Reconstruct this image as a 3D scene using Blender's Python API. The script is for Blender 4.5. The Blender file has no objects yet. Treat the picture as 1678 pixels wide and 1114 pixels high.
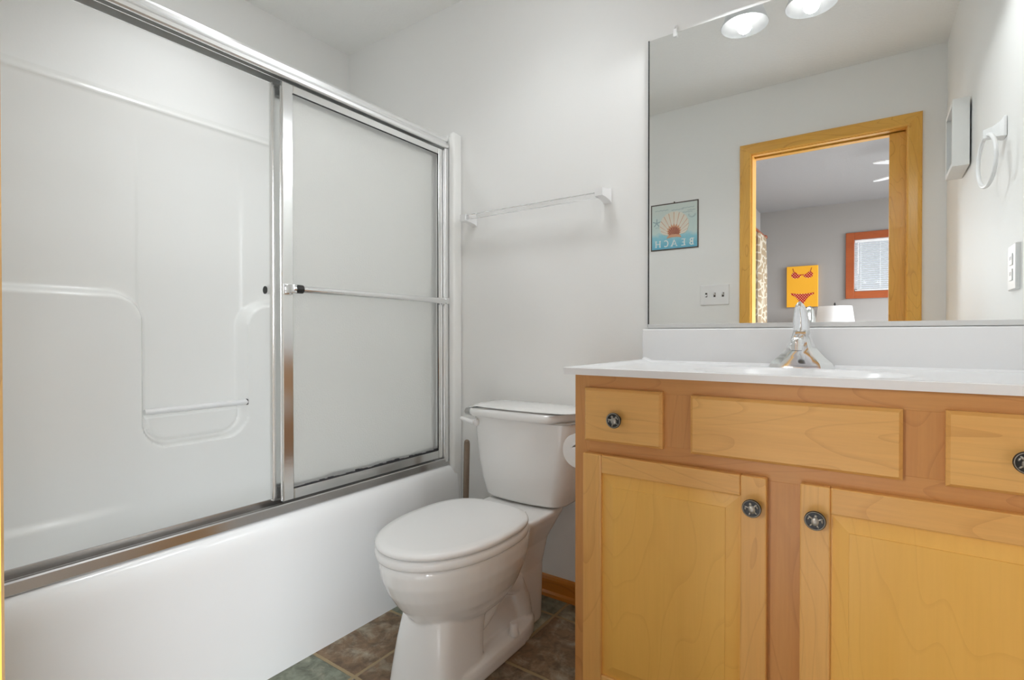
import bpy, bmesh, math, random
from mathutils import Vector, Matrix
PI = math.pi
S = bpy.context.scene
C = S.collection
rnd = random.Random(7)

# ------------------------------------------------------------------ camera, world, exposure
cam_d = bpy.data.cameras.new('camera'); cam = bpy.data.objects.new('camera', cam_d); C.objects.link(cam)
cam.location = (0, -1.72, .997)
cam.rotation_euler = (math.radians(90 - .463), 0, math.radians(34.956))
cam_d.sensor_width = 36; cam_d.lens = 851.3 / 1678 * 36; cam_d.clip_start = .01
S.camera = cam
S.view_settings.view_transform = 'Standard'; S.view_settings.look = 'None'
S.view_settings.exposure = 2.32; S.view_settings.gamma = 1; S.view_settings.use_curve_mapping = False
W = bpy.data.worlds.new('world'); S.world = W; W.use_nodes = True
bgn = W.node_tree.nodes['Background']; bgn.inputs[0].default_value = (.93, .97, 1, 1); bgn.inputs[1].default_value = .15
S.cycles.max_bounces = 14; S.cycles.diffuse_bounces = 7; S.cycles.glossy_bounces = 7; S.cycles.transmission_bounces = 10
S.cycles.sample_clamp_indirect = 6; S.cycles.caustics_refractive = True; S.cycles.blur_glossy = 2.0
BULB = 1.0; VANITY_W = .5; TUBLIGHT = .42; ROOM_FILL = .34
def area(name, loc, rot, sx, sy, power, col=(1, 1, 1)):
    l = bpy.data.lights.new(name, 'AREA'); l.shape = 'RECTANGLE'; l.size = sx; l.size_y = sy; l.energy = power; l.color = col
    o = bpy.data.objects.new(name, l); C.objects.link(o); o.location = loc; o.rotation_euler = rot; return o
# light entering the bedroom: added fill from its unbuilt right side, falling on the carpet, and daylight by the curtained window on the left
def aim(o, target, spread): o.rotation_euler = (Vector(target) - o.location).to_track_quat('-Z', 'Y').to_euler(); o.data.spread = math.radians(spread)
d_ = area('bedroom_fill', (2.7, -3.4, 1.9), (0, 0, 0), 2.4, 1.6, 48, (.88, .94, 1)); aim(d_, (-.1, -3.1, 0), 110)
d_ = area('side_window_daylight', (-1.75, -5.2, 1.9), (0, 0, 0), .9, .9, 3.5, (.93, .97, 1)); aim(d_, (-.2, -1.0, .55), 80)

# ------------------------------------------------------------------ helpers
class MB:
    def __init__(s): s.bm = bmesh.new(); s.mi = 0
    def _tag(s, faces):
        for f in faces: f.material_index = s.mi
    def box(s, x0, x1, y0, y1, z0, z1, bev=0, seg=2):
        x0, x1 = sorted((x0, x1)); y0, y1 = sorted((y0, y1)); z0, z1 = sorted((z0, z1))
        v = [s.bm.verts.new((x, y, z)) for x in (x0, x1) for y in (y0, y1) for z in (z0, z1)]
        fs = [s.bm.faces.new([v[i] for i in q]) for q in ((0, 1, 3, 2), (4, 6, 7, 5), (0, 4, 5, 1), (2, 3, 7, 6), (0, 2, 6, 4), (1, 5, 7, 3))]
        s._tag(fs)
        if bev:
            es = {e for f in fs for e in f.edges}
            r = bmesh.ops.bevel(s.bm, geom=list(es), offset=bev, segments=seg, profile=.5, affect='EDGES', clamp_overlap=True)
            s._tag(r['faces'])
        return s
    def loft(s, rings, cap=True, closed=False):
        vs = [[s.bm.verts.new(p) for p in r] for r in rings]
        n = len(rings[0]); fs = []
        m = len(vs)
        for i in range(m if closed else m - 1):
            a, b = vs[i], vs[(i + 1) % m]
            for j in range(n): fs.append(s.bm.faces.new((a[j], a[(j + 1) % n], b[(j + 1) % n], b[j])))
        if cap and not closed:
            fs.append(s.bm.faces.new(list(reversed(vs[0])))); fs.append(s.bm.faces.new(vs[-1]))
        s._tag(fs); return s
    def lathe(s, prof, c=(0, 0, 0), n=32, axis='z', cap=True):
        rings = []
        for r, h in prof:
            ring = []
            for j in range(n):
                a = 2 * PI * j / n; u, v = r * math.cos(a), r * math.sin(a)
                p = {'z': (u, v, h), 'y': (u, h, -v), 'x': (h, u, v), '-y': (u, -h, v)}[axis]
                ring.append((p[0] + c[0], p[1] + c[1], p[2] + c[2]))
            rings.append(ring)
        return s.loft(rings, cap)
    def tube(s, pts, r, n=12, cap=True):
        pts = [Vector(p) for p in pts]; rs = r if isinstance(r, (list, tuple)) else [r] * len(pts)
        rings = []; t0 = (pts[1] - pts[0]).normalized()
        up = Vector((0, 0, 1)) if abs(t0.z) < .9 else Vector((1, 0, 0))
        a = t0.cross(up).normalized()
        for i, p in enumerate(pts):
            t = (pts[min(i + 1, len(pts) - 1)] - pts[max(i - 1, 0)]).normalized()
            a = (a - t * a.dot(t)).normalized(); b = t.cross(a)
            rings.append([p + (a * math.cos(2 * PI * j / n) + b * math.sin(2 * PI * j / n)) * rs[i] for j in range(n)])
        return s.loft(rings, cap)
    def ell(s, c, r, n=16, m=10, rot=None):
        rings = []
        for i in range(1, m):
            ph = PI * i / m
            ring = []
            for j in range(n):
                th = 2 * PI * j / n
                p = Vector((r[0] * math.sin(ph) * math.cos(th), r[1] * math.sin(ph) * math.sin(th), -r[2] * math.cos(ph)))
                if rot: p = rot @ p
                ring.append(p + Vector(c))
            rings.append(ring)
        return s.loft(rings)
    def prism(s, poly, axis, a, b):
        """poly: list of 2D points in the two other axes"""
        def P(p, h): return {'x': (h, p[0], p[1]), 'y': (p[0], h, p[1]), 'z': (p[0], p[1], h)}[axis]
        return s.loft([[P(p, a) for p in poly], [P(p, b) for p in poly]])
    def build(s, name, mats, parent=None, smooth=False, loc=(0, 0, 0), angle=35):
        bm = s.bm; bmesh.ops.recalc_face_normals(bm, faces=bm.faces[:])
        if parent is not None: loc = BASE.get(parent.name, loc)
        if tuple(loc) != (0, 0, 0): bmesh.ops.translate(bm, verts=bm.verts[:], vec=-Vector(loc))
        if smooth:
            for f in bm.faces: f.smooth = True
            for e in bm.edges:
                if len(e.link_faces) == 2 and e.calc_face_angle(0) > math.radians(angle): e.smooth = False
        me = bpy.data.meshes.new(name); bm.to_mesh(me); bm.free()
        for m in (mats if isinstance(mats, (list, tuple)) else [mats]): me.materials.append(m)
        o = bpy.data.objects.new(name, me); C.objects.link(o)
        if parent is not None:
            o.parent = parent
            BASE[o.name] = BASE.get(parent.name, loc)
        else:
            o.location = loc; BASE[o.name] = tuple(loc)
        return o
BASE = {}
def tag(o, label=None, cat=None, group=None, kind=None):
    if label: o['label'] = label
    if cat: o['category'] = cat
    if group: o['group'] = group
    if kind: o['kind'] = kind
    return o
def thing(name, label, cat, loc=(0, 0, 0), group=None):
    o = bpy.data.objects.new(name, None); C.objects.link(o); o.location = loc; o.empty_display_size = .05
    BASE[o.name] = tuple(loc)
    return tag(o, label, cat, group)
def struct(name, mb, m, **k):
    return tag(mb.build(name, m, **k), kind='structure')
def copy_tree(o, parent=None):
    c = o.copy(); C.objects.link(c)
    if parent: c.parent = parent
    for ch in list(o.children): copy_tree(ch, c)
    return c
def rrect(x0, x1, y0, y1, r, z, n=6):
    pts = []
    for cx, cy, a0 in ((x1 - r, y1 - r, 0), (x0 + r, y1 - r, 90), (x0 + r, y0 + r, 180), (x1 - r, y0 + r, 270)):
        for i in range(n + 1):
            a = math.radians(a0 + 90 * i / n); pts.append((cx + r * math.cos(a), cy + r * math.sin(a), z))
    return pts
def sm(t): t = max(0, min(1, t)); return t * t * (3 - 2 * t)

# ------------------------------------------------------------------ materials
def srgb(r, g, b):
    f = lambda c: (c / 255 / 12.92) if c / 255 <= .04045 else ((c / 255 + .055) / 1.055) ** 2.4
    return (f(r), f(g), f(b), 1)
def mat(name, col, rough=.5, metal=0, spec=.5, bump=None, coat=0, **kw):
    m = bpy.data.materials.new(name); m.use_nodes = True; nt = m.node_tree; p = nt.nodes['Principled BSDF']
    p.inputs['Base Color'].default_value = col if len(col) == 4 else (*col, 1)
    p.inputs['Roughness'].default_value = rough; p.inputs['Metallic'].default_value = metal
    p.inputs['Specular IOR Level'].default_value = spec; p.inputs['Coat Weight'].default_value = coat
    for k, v in kw.items(): p.inputs[k].default_value = v
    # every surface keeps a faint procedural mottling of its own
    tc = nt.nodes.new('ShaderNodeTexCoord'); nz = nt.nodes.new('ShaderNodeTexNoise')
    nz.inputs['Scale'].default_value = bump[0] if bump else 9
    nz.inputs['Detail'].default_value = 4
    nt.links.new(tc.outputs['Object'], nz.inputs['Vector'])
    if bump:
        b = nt.nodes.new('ShaderNodeBump'); b.inputs['Strength'].default_value = bump[1]; b.inputs['Distance'].default_value = bump[2]
        nt.links.new(nz.outputs['Fac'], b.inputs['Height']); nt.links.new(b.outputs[0], p.inputs['Normal'])
    else:
        mr = nt.nodes.new('ShaderNodeMapRange'); mr.inputs[3].default_value = max(0, rough - .03); mr.inputs[4].default_value = rough + .03
        nt.links.new(nz.outputs['Fac'], mr.inputs[0]); nt.links.new(mr.outputs[0], p.inputs['Roughness'])
    return m
def wood(name, axis, c_lo, c_mid, c_hi, rough=.38, scale=1.0, line=.25, coat=.25, fine_f=.2):
    m = bpy.data.materials.new(name); m.use_nodes = True; nt = m.node_tree; N = nt.nodes; L = nt.links; p = N['Principled BSDF']
    tc = N.new('ShaderNodeTexCoord'); oi = N.new('ShaderNodeObjectInfo')
    add = N.new('ShaderNodeVectorMath'); add.operation = 'ADD'
    sc = N.new('ShaderNodeVectorMath'); sc.operation = 'SCALE'; sc.inputs['Scale'].default_value = 13.7
    cmb = N.new('ShaderNodeCombineXYZ')
    for i in range(3): L.new(oi.outputs['Random'], cmb.inputs[i])
    L.new(cmb.outputs[0], sc.inputs[0]); L.new(tc.outputs['Object'], add.inputs[0]); L.new(sc.outputs[0], add.inputs[1])
    def mapped(along, across):
        mp = N.new('ShaderNodeMapping'); s = [across * scale] * 3; s['xyz'.index(axis)] = along * scale
        mp.inputs['Scale'].default_value = s; L.new(add.outputs[0], mp.inputs['Vector']); return mp.outputs[0]
    def noise(vec, sc_, det=4, ro=.55, dist=0):
        n = N.new('ShaderNodeTexNoise'); n.inputs['Scale'].default_value = sc_; n.inputs['Detail'].default_value = det
        n.inputs['Roughness'].default_value = ro; n.inputs['Distortion'].default_value = dist; L.new(vec, n.inputs['Vector']); return n.outputs['Fac']
    broad = noise(mapped(.9, 5), 1.6, 3, .5, .6)
    fine = noise(mapped(5, 120), 1.0, 4, .65)
    fld = noise(mapped(.55, 2.4), 1.5, 2, .45, .3)
    # contour lines of a slow field: cathedral grain
    mul = N.new('ShaderNodeMath'); mul.operation = 'MULTIPLY'; mul.inputs[1].default_value = 24; L.new(fld, mul.inputs[0])
    fr = N.new('ShaderNodeMath'); fr.operation = 'FRACT'; L.new(mul.outputs[0], fr.inputs[0])
    lr = N.new('ShaderNodeValToRGB'); lr.color_ramp.elements[0].position = .0; lr.color_ramp.elements[0].color = (1, 1, 1, 1)
    lr.color_ramp.elements[1].position = .13; lr.color_ramp.elements[1].color = (0, 0, 0, 1); L.new(fr.outputs[0], lr.inputs[0])
    cr = N.new('ShaderNodeValToRGB'); e = cr.color_ramp.elements
    e[0].position = .3; e[0].color = c_mid; e[1].position = .72; e[1].color = c_hi; L.new(broad, cr.inputs[0])
    m1 = N.new('ShaderNodeMix'); m1.data_type = 'RGBA'; lm = N.new('ShaderNodeMath'); lm.operation = 'MULTIPLY'; lm.inputs[1].default_value = line
    L.new(lr.outputs[0], lm.inputs[0]); L.new(lm.outputs[0], m1.inputs['Factor']); L.new(cr.outputs[0], m1.inputs['A']); m1.inputs['B'].default_value = c_lo
    m2 = N.new('ShaderNodeMix'); m2.data_type = 'RGBA'; m2.blend_type = 'MULTIPLY'; m2.inputs['Factor'].default_value = fine_f
    fr2 = N.new('ShaderNodeValToRGB'); fr2.color_ramp.elements[0].position = .3; fr2.color_ramp.elements[0].color = (.62, .55, .48, 1); fr2.color_ramp.elements[1].position = .6
    L.new(fine, fr2.inputs[0]); L.new(m1.outputs['Result'], m2.inputs['A']); L.new(fr2.outputs[0], m2.inputs['B'])
    L.new(m2.outputs['Result'], p.inputs['Base Color']); p.inputs['Roughness'].default_value = rough; p.inputs['Coat Weight'].default_value = coat; p.inputs['Coat Roughness'].default_value = .25
    return m

M_wall = mat('painted_wall', (.87, .87, .855), .55, spec=.35, bump=(140, .10, .002))
M_ceil = mat('textured_ceiling', (.87, .87, .85), .6, bump=(75, .55, .006))
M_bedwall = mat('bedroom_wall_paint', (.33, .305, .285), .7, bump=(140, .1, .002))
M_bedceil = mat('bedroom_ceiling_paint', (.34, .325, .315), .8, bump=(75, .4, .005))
M_fib = mat('white_fiberglass', (.88, .88, .86), .2, spec=.5)
M_apron = mat('white_tub_acrylic', (.86, .87, .87), .16, spec=.5)
M_porc = mat('white_porcelain', (.88, .88, .87), .14, spec=.55, coat=.3)
M_plast = mat('white_plastic_seat', (.88, .885, .88), .22)
M_marble = mat('white_cultured_marble', (.87, .875, .885), .22, bump=(3, 0.0, .001))
M_whiteplastic = mat('white_plastic', (.86, .86, .86), .3)
M_chrome = mat('polished_chrome', (.88, .89, .90), .09, 1)
M_faucet = mat('faucet_chrome', (.86, .87, .88), .11, 1)
M_alu = mat('bright_anodised_aluminium', (.92, .925, .92), .36, 1, bump=(60, .02, .001))
M_door = mat('polished_door_aluminium', (.88, .885, .88), .2, 1, bump=(60, .02, .001))
M_alud = mat('brushed_track_aluminium', (.56, .55, .54), .24, 1, bump=(60, .03, .001))
M_satin = mat('satin_white_metal', (.72, .73, .73), .35, .2)
M_black = mat('black_rubber', (.02, .02, .02), .6)
M_mold = mat('blackened_caulk', (.03, .03, .032), .8, bump=(300, .5, .002))
M_knob = mat('antique_black_pewter', (.05, .05, .05), .35, .8)
M_pewter = mat('worn_pewter', (.42, .40, .36), .38, .85)
M_dark = mat('dark_cavity', (.06, .05, .045), .8)
maple = (srgb(180, 116, 52), srgb(228, 172, 96), srgb(236, 184, 108))
M_mx = wood('maple_grain_across', 'x', *maple)
M_mz = wood('maple_grain_upright', 'z', *maple)
pan = (srgb(194, 128, 44), srgb(236, 182, 84), srgb(242, 190, 96))
M_mp = wood('maple_raised_panel', 'z', *pan, line=.15, fine_f=.08)
frm = (srgb(156, 96, 44), srgb(204, 144, 80), srgb(214, 158, 94))
M_fx = wood('maple_frame_across', 'x', *frm)
M_fz = wood('maple_frame_upright', 'z', *frm)
oak = (srgb(176, 110, 22), srgb(230, 170, 66), srgb(240, 186, 86))
M_oz = wood('oak_trim_upright', 'z', *oak, scale=1.6, line=.38, rough=.3)
M_ox = wood('oak_trim_across', 'x', *oak, scale=1.6, line=.38, rough=.3)
base_c = (srgb(140, 70, 12), srgb(196, 118, 34), srgb(206, 130, 42))
M_bx = wood('oak_baseboard', 'x', *base_c, line=.4, rough=.35)
red_c = (srgb(120, 48, 12), srgb(156, 72, 26), srgb(166, 80, 30))
M_rx = wood('red_oak_window_trim', 'x', *red_c)
M_stick = wood('grey_weathered_stick', 'z', srgb(90, 72, 58), srgb(134, 116, 100), srgb(150, 132, 116), rough=.7, scale=3, coat=0)

def mirror_mat():
    m = bpy.data.materials.new('mirror_silver'); m.use_nodes = True; nt = m.node_tree; p = nt.nodes['Principled BSDF']
    p.inputs['Base Color'].default_value = (.93, .945, .935, 1); p.inputs['Metallic'].default_value = 1; p.inputs['Roughness'].default_value = 0
    return m
M_mirror = mirror_mat()
def glass_mat():
    m = bpy.data.materials.new('obscure_rain_glass'); m.use_nodes = True; nt = m.node_tree; N = nt.nodes; L = nt.links; p = N['Principled BSDF']
    p.inputs['Base Color'].default_value = (.98, .985, .975, 1); p.inputs['Roughness'].default_value = .35
    p.inputs['Transmission Weight'].default_value = .8; p.inputs['IOR'].default_value = 1.3
    tc = N.new('ShaderNodeTexCoord'); n = N.new('ShaderNodeTexNoise'); n.inputs['Scale'].default_value = 170; n.inputs['Detail'].default_value = 1
    b = N.new('ShaderNodeBump'); b.inputs['Strength'].default_value = .35; b.inputs['Distance'].default_value = .003
    L.new(tc.outputs['Object'], n.inputs['Vector']); L.new(n.outputs['Fac'], b.inputs['Height']); L.new(b.outputs[0], p.inputs['Normal'])
    t = N.new('ShaderNodeBsdfTranslucent'); t.inputs[0].default_value = (.99, .99, .98, 1); L.new(b.outputs[0], t.inputs['Normal'])
    tr_ = N.new('ShaderNodeBsdfTransparent'); tr_.inputs[0].default_value = (.99, .99, .985, 1)
    a_ = N.new('ShaderNodeMixShader'); a_.inputs[0].default_value = .5; L.new(p.outputs[0], a_.inputs[1]); L.new(t.outputs[0], a_.inputs[2])
    c_ = N.new('ShaderNodeMixShader'); c_.inputs[0].default_value = .48; L.new(a_.outputs[0], c_.inputs[1]); L.new(tr_.outputs[0], c_.inputs[2])
    L.new(c_.outputs[0], N['Material Output'].inputs[0])
    return m
M_glass = glass_mat()
def clear_mat(name, rough=.05, col=(.97, .97, .97, 1), ior=1.3):
    m = mat(name, col, rough); p = m.node_tree.nodes['Principled BSDF']; p.inputs['Transmission Weight'].default_value = .9; p.inputs['IOR'].default_value = ior; return m
M_clear = clear_mat('clear_acrylic')
def pane_mat():
    m = bpy.data.materials.new('window_glass'); m.use_nodes = True; nt = m.node_tree; N = nt.nodes
    t = N.new('ShaderNodeBsdfTransparent'); g_ = N.new('ShaderNodeBsdfGlossy'); g_.inputs['Roughness'].default_value = .02
    mx = N.new('ShaderNodeMixShader'); mx.inputs[0].default_value = .06; nt.links.new(t.outputs[0], mx.inputs[1]); nt.links.new(g_.outputs[0], mx.inputs[2])
    nt.links.new(mx.outputs[0], N['Material Output'].inputs[0]); return m
M_pane = pane_mat()
def emit(name, col, st):
    m = bpy.data.materials.new(name); m.use_nodes = True; nt = m.node_tree; p = nt.nodes['Principled BSDF']
    p.inputs['Base Color'].default_value = (.9, .9, .9, 1); p.inputs['Emission Color'].default_value = (*col, 1); p.inputs['Emission Strength'].default_value = st; return m
M_bulb = emit('lit_bulb', (1, .99, .97), BULB)
def shade_mat(name, col, tr):
    m = bpy.data.materials.new(name); m.use_nodes = True; nt = m.node_tree; N = nt.nodes; L = nt.links
    p = N['Principled BSDF']; p.inputs['Base Color'].default_value = col; p.inputs['Roughness'].default_value = .3
    t = N.new('ShaderNodeBsdfTranslucent'); t.inputs[0].default_value = col
    mx = N.new('ShaderNodeMixShader'); mx.inputs[0].default_value = tr
    L.new(p.outputs[0], mx.inputs[1]); L.new(t.outputs[0], mx.inputs[2]); L.new(mx.outputs[0], N['Material Output'].inputs[0]); return m
M_shade = shade_mat('white_opal_glass', (.68, .685, .69, 1), .4)
M_lampshade = shade_mat('white_linen_shade', (.9, .88, .86, 1), .35)
M_slat = shade_mat('white_blind_slat', (.9, .92, .95, 1), .45)

def tile_mat():
    m = bpy.data.materials.new('slate_floor_tile'); m.use_nodes = True; nt = m.node_tree; N = nt.nodes; L = nt.links; p = N['Principled BSDF']
    tc = N.new('ShaderNodeTexCoord'); mp = N.new('ShaderNodeMapping'); pit = .312
    mp.inputs['Location'].default_value = (.932 / pit + 20, .434 / pit + 20, 0); mp.inputs['Scale'].default_value = (1 / pit, 1 / pit, 1)
    L.new(tc.outputs['Object'], mp.inputs['Vector'])
    fl = N.new('ShaderNodeVectorMath'); fl.operation = 'FLOOR'; L.new(mp.outputs[0], fl.inputs[0])
    fr = N.new('ShaderNodeVectorMath'); fr.operation = 'FRACTION'; L.new(mp.outputs[0], fr.inputs[0])
    wn = N.new('ShaderNodeTexWhiteNoise'); wn.noise_dimensions = '4D'; wn.inputs['W'].default_value = TILE_SEED
    L.new(fl.outputs[0], wn.inputs['Vector'])
    cr = N.new('ShaderNodeValToRGB'); cr.color_ramp.interpolation = 'CONSTANT'; E = cr.color_ramp.elements
    cols = [srgb(132, 138, 120), srgb(134, 112, 90), srgb(144, 144, 124), srgb(136, 110, 82), srgb(124, 116, 102)]
    E[0].color = cols[0]; E[1].position = .2; E[1].color = cols[1]
    for k in range(2, 5): e = E.new(.2 * k); e.color = cols[k]
    L.new(wn.outputs['Value'], cr.inputs[0])
    def noise(s, d, off=0, dist=.5):
        n = N.new('ShaderNodeTexNoise'); n.inputs['Scale'].default_value = s; n.inputs['Detail'].default_value = d; n.inputs['Distortion'].default_value = dist; n.inputs['Roughness'].default_value = .65
        L.new(tc.outputs['Object'], n.inputs['Vector']); return n
    n1 = noise(10, 12); r1 = N.new('ShaderNodeValToRGB'); r1.color_ramp.elements[0].position = .5; r1.color_ramp.elements[0].color = (0, 0, 0, 1); r1.color_ramp.elements[1].position = .66
    L.new(n1.outputs['Fac'], r1.inputs[0])
    mx = N.new('ShaderNodeMix'); mx.data_type = 'RGBA'; L.new(cr.outputs[0], mx.inputs['A']); mx.inputs['B'].default_value = srgb(200, 194, 172)
    f = N.new('ShaderNodeMath'); f.operation = 'MULTIPLY'; f.inputs[1].default_value = .6; L.new(r1.outputs[0], f.inputs[0]); L.new(f.outputs[0], mx.inputs['Factor'])
    n2 = noise(24, 10); r2 = N.new('ShaderNodeValToRGB'); r2.color_ramp.elements[0].position = .36; r2.color_ramp.elements[0].color = (.34, .31, .28, 1); r2.color_ramp.elements[1].position = .6; r2.color_ramp.elements[1].color = (1.0, 1, 1, 1)
    L.new(n2.outputs['Fac'], r2.inputs[0])
    mm = N.new('ShaderNodeMix'); mm.data_type = 'RGBA'; mm.blend_type = 'MULTIPLY'; mm.inputs['Factor'].default_value = .8; L.new(mx.outputs['Result'], mm.inputs['A']); L.new(r2.outputs[0], mm.inputs['B'])
    # grout: distance to the tile edge
    sx = N.new('ShaderNodeSeparateXYZ'); L.new(fr.outputs[0], sx.inputs[0])
    def edge(o):
        a = N.new('ShaderNodeMath'); a.operation = 'SUBTRACT'; a.inputs[1].default_value = .5; L.new(o, a.inputs[0])
        b = N.new('ShaderNodeMath'); b.operation = 'ABSOLUTE'; L.new(a.outputs[0], b.inputs[0]); return b.outputs[0]
    mxm = N.new('ShaderNodeMath'); mxm.operation = 'MAXIMUM'; L.new(edge(sx.outputs[0]), mxm.inputs[0]); L.new(edge(sx.outputs[1]), mxm.inputs[1])
    wob = noise(40, 2); wm = N.new('ShaderNodeMath'); wm.operation = 'MULTIPLY_ADD'; wm.inputs[1].default_value = .012; L.new(wob.outputs['Fac'], wm.inputs[0]); L.new(mxm.outputs[0], wm.inputs[2])
    gr = N.new('ShaderNodeValToRGB'); gr.color_ramp.elements[0].position = .484; gr.color_ramp.elements[0].color = (0, 0, 0, 1); gr.color_ramp.elements[1].position = .492; L.new(wm.outputs[0], gr.inputs[0])
    mg = N.new('ShaderNodeMix'); mg.data_type = 'RGBA'; L.new(gr.outputs[0], mg.inputs['Factor']); L.new(mm.outputs['Result'], mg.inputs['A']); mg.inputs['B'].default_value = srgb(158, 138, 102)
    L.new(mg.outputs['Result'], p.inputs['Base Color']); p.inputs['Roughness'].default_value = .42
    inv = N.new('ShaderNodeMath'); inv.operation = 'MULTIPLY_ADD'; inv.inputs[1].default_value = -.8; inv.inputs[2].default_value = 1; L.new(gr.outputs[0], inv.inputs[0])
    ad = N.new('ShaderNodeMath'); ad.operation = 'MULTIPLY_ADD'; ad.inputs[1].default_value = .3; L.new(n2.outputs['Fac'], ad.inputs[0]); L.new(inv.outputs[0], ad.inputs[2])
    b = N.new('ShaderNodeBump'); b.inputs['Strength'].default_value = .5; b.inputs['Distance'].default_value = .004; L.new(ad.outputs[0], b.inputs['Height']); L.new(b.outputs[0], p.inputs['Normal'])
    return m
TILE_SEED = 15.0
M_tile = tile_mat()

# ------------------------------------------------------------------ room shell
H = 2.44; YD = -1.6225; YB = -1.735; XL = -2.23
def xr(y): return .318 + .0204 * y
struct('floor', MB().box(XL - .1, .42, YB, .1, -.05, 0), M_tile)
struct('ceiling', MB().box(XL - .1, .42, YB, .1, H, H + .08), M_ceil)
struct('wall_back', MB().box(XL - .1, .42, 0, .1, 0, H), M_wall)
struct('wall_left', MB().box(XL - .1, XL, YB, 0, 0, H), M_wall)
b = MB(); b.prism([(xr(0), 0), (.42, 0), (.42, YD), (xr(YD), YD)], 'z', 0, H); struct('wall_right', b, M_wall)
JX0, JX1, JH = -.597, .125, 2.058
b = MB(); b.box(XL - .1, JX0 - .018, YB, YD, 0, H); b.box(JX1 + .012, .42, YB + .078, YB, 0, H); b.box(JX1 + .012, .42, YD, YD - .036, 0, H)
b.box(JX0 - .018, JX1 + .012, YB, YD, JH + .018, H); struct('wall_front', b, M_wall)
# door casing, jambs and pocket door
def casing_profile(t=.019): return [(0, 0), (0, t * .62), (.006, t * .8), (.014, t * .84), (.044, t), (.055, t * .92), (.061, t * .6), (.061, 0)]
b = MB()
def mitred(mb, x0, x1, zt, y0, w=.061, t=.019):
    pr = [(0, 0), (0, t * .7), (.006, t * .86), (w * .7, t), (w - .005, t * .95), (w, t * .7), (w, 0)]
    R = []
    for d, h in pr: R.append([(x0 - d, y0 + h, 0), (x0 - d, y0 + h, zt + d), (x1 + d, y0 + h, zt + d), (x1 + d, y0 + h, 0)])
    return R
def casing(mb, x0, x1, zt, y0, sgn, w=.061, t=.019):
    pr = [(0, 0), (0, t * .7), (.006, t * .86), (w * .7, t), (w - .005, t * .95), (w, t * .7), (w, 0)]
    mb.mi = 0; mb.loft([[(x0 - d, y0 + sgn * h, 0) for d, h in pr], [(x0 - d, y0 + sgn * h, zt + d) for d, h in pr]])
    mb.loft([[(x1 + d, y0 + sgn * h, 0) for d, h in pr], [(x1 + d, y0 + sgn * h, zt + d) for d, h in pr]])
    mb.mi = 1; mb.loft([[(x0 - d, y0 + sgn * h, zt + d) for d, h in pr], [(x1 + d, y0 + sgn * h, zt + d) for d, h in pr]])
casing(b, JX0 - .006, JX1 + .004, JH + .004, YD, 1)
struct('trim_1', b, [M_oz, M_ox])
b = MB(); casing(b, JX0 - .006, JX1 + .004, JH + .004, YB, -1); struct('trim_2', b, [M_oz, M_ox])
b = MB(); b.box(JX0 - .018, JX0, YB, YD, 0, JH + .018); b.box(JX1, JX1 + .014, YD, YD - .034, 0, JH); b.box(JX1, JX1 + .014, YB, YB + .076 - .036, 0, JH)
b.mi = 1; b.box(JX0, JX1 + .012, YD, YD - .034, JH, JH + .018); b.box(JX0, JX1 + .012, YB, YB + .04, JH, JH + .018)
b.mi = 2; b.box(JX0, JX1 + .012, YB + .04, YD - .034, JH + .012, JH + .018)
struct('trim_3', b, [M_oz, M_ox, M_dark])
b = MB(); b.box(.056, .40, YD - .040, YD - .075, .008, JH - .004, .002); struct('door_1', b, M_oz)
# baseboard along the back wall
b = MB(); b.prism([(0, 0), (-.020, 0), (-.019, .012), (-.012, .020), (-.011, .062), (-.008, .072), (-.003, .077), (0, .077)], 'x', -1.455, -.632)
struct('baseboard_back', b, M_bx)

# ------------------------------------------------------------------ bathtub and its surround
tub = thing('bathtub', 'white fiberglass bathtub with moulded shower surround along the left wall', 'bathtub', (-1.83, -.8, 0))
def tr(x0, x1, y0, y1, r, z): return rrect(x0, x1, y0, y1, r, z, 8)
R = [tr(-2.2, -1.440, -1.59, -.025, .012, 0), tr(-2.2, -1.447, -1.59, -.025, .014, .2), tr(-2.2, -1.455, -1.59, -.025, .016, .375), tr(-2.2, -1.460, -1.59, -.025, .018, .405),
     tr(-2.2, -1.468, -1.59, -.03, .02, .428), tr(-2.2, -1.480, -1.59, -.034, .02, .441), tr(-2.2, -1.494, -1.585, -.04, .02, .446), tr(-2.196, -1.560, -1.53, -.10, .03, .446),
     tr(-2.195, -1.572, -1.52, -.11, .03, .441), tr(-2.194, -1.580, -1.51, -.12, .03, .425), tr(-2.193, -1.60, -1.48, -.15, .04, .36), tr(-2.18, -1.63, -1.42, -.22, .06, .17), tr(-2.10, -1.66, -1.38, -.27, .10, .125), tr(-1.98, -1.71, -1.3, -.33, .10, .11)]
MB().loft(R).build('tub_basin', M_apron, tub, True, angle=60)
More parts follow.
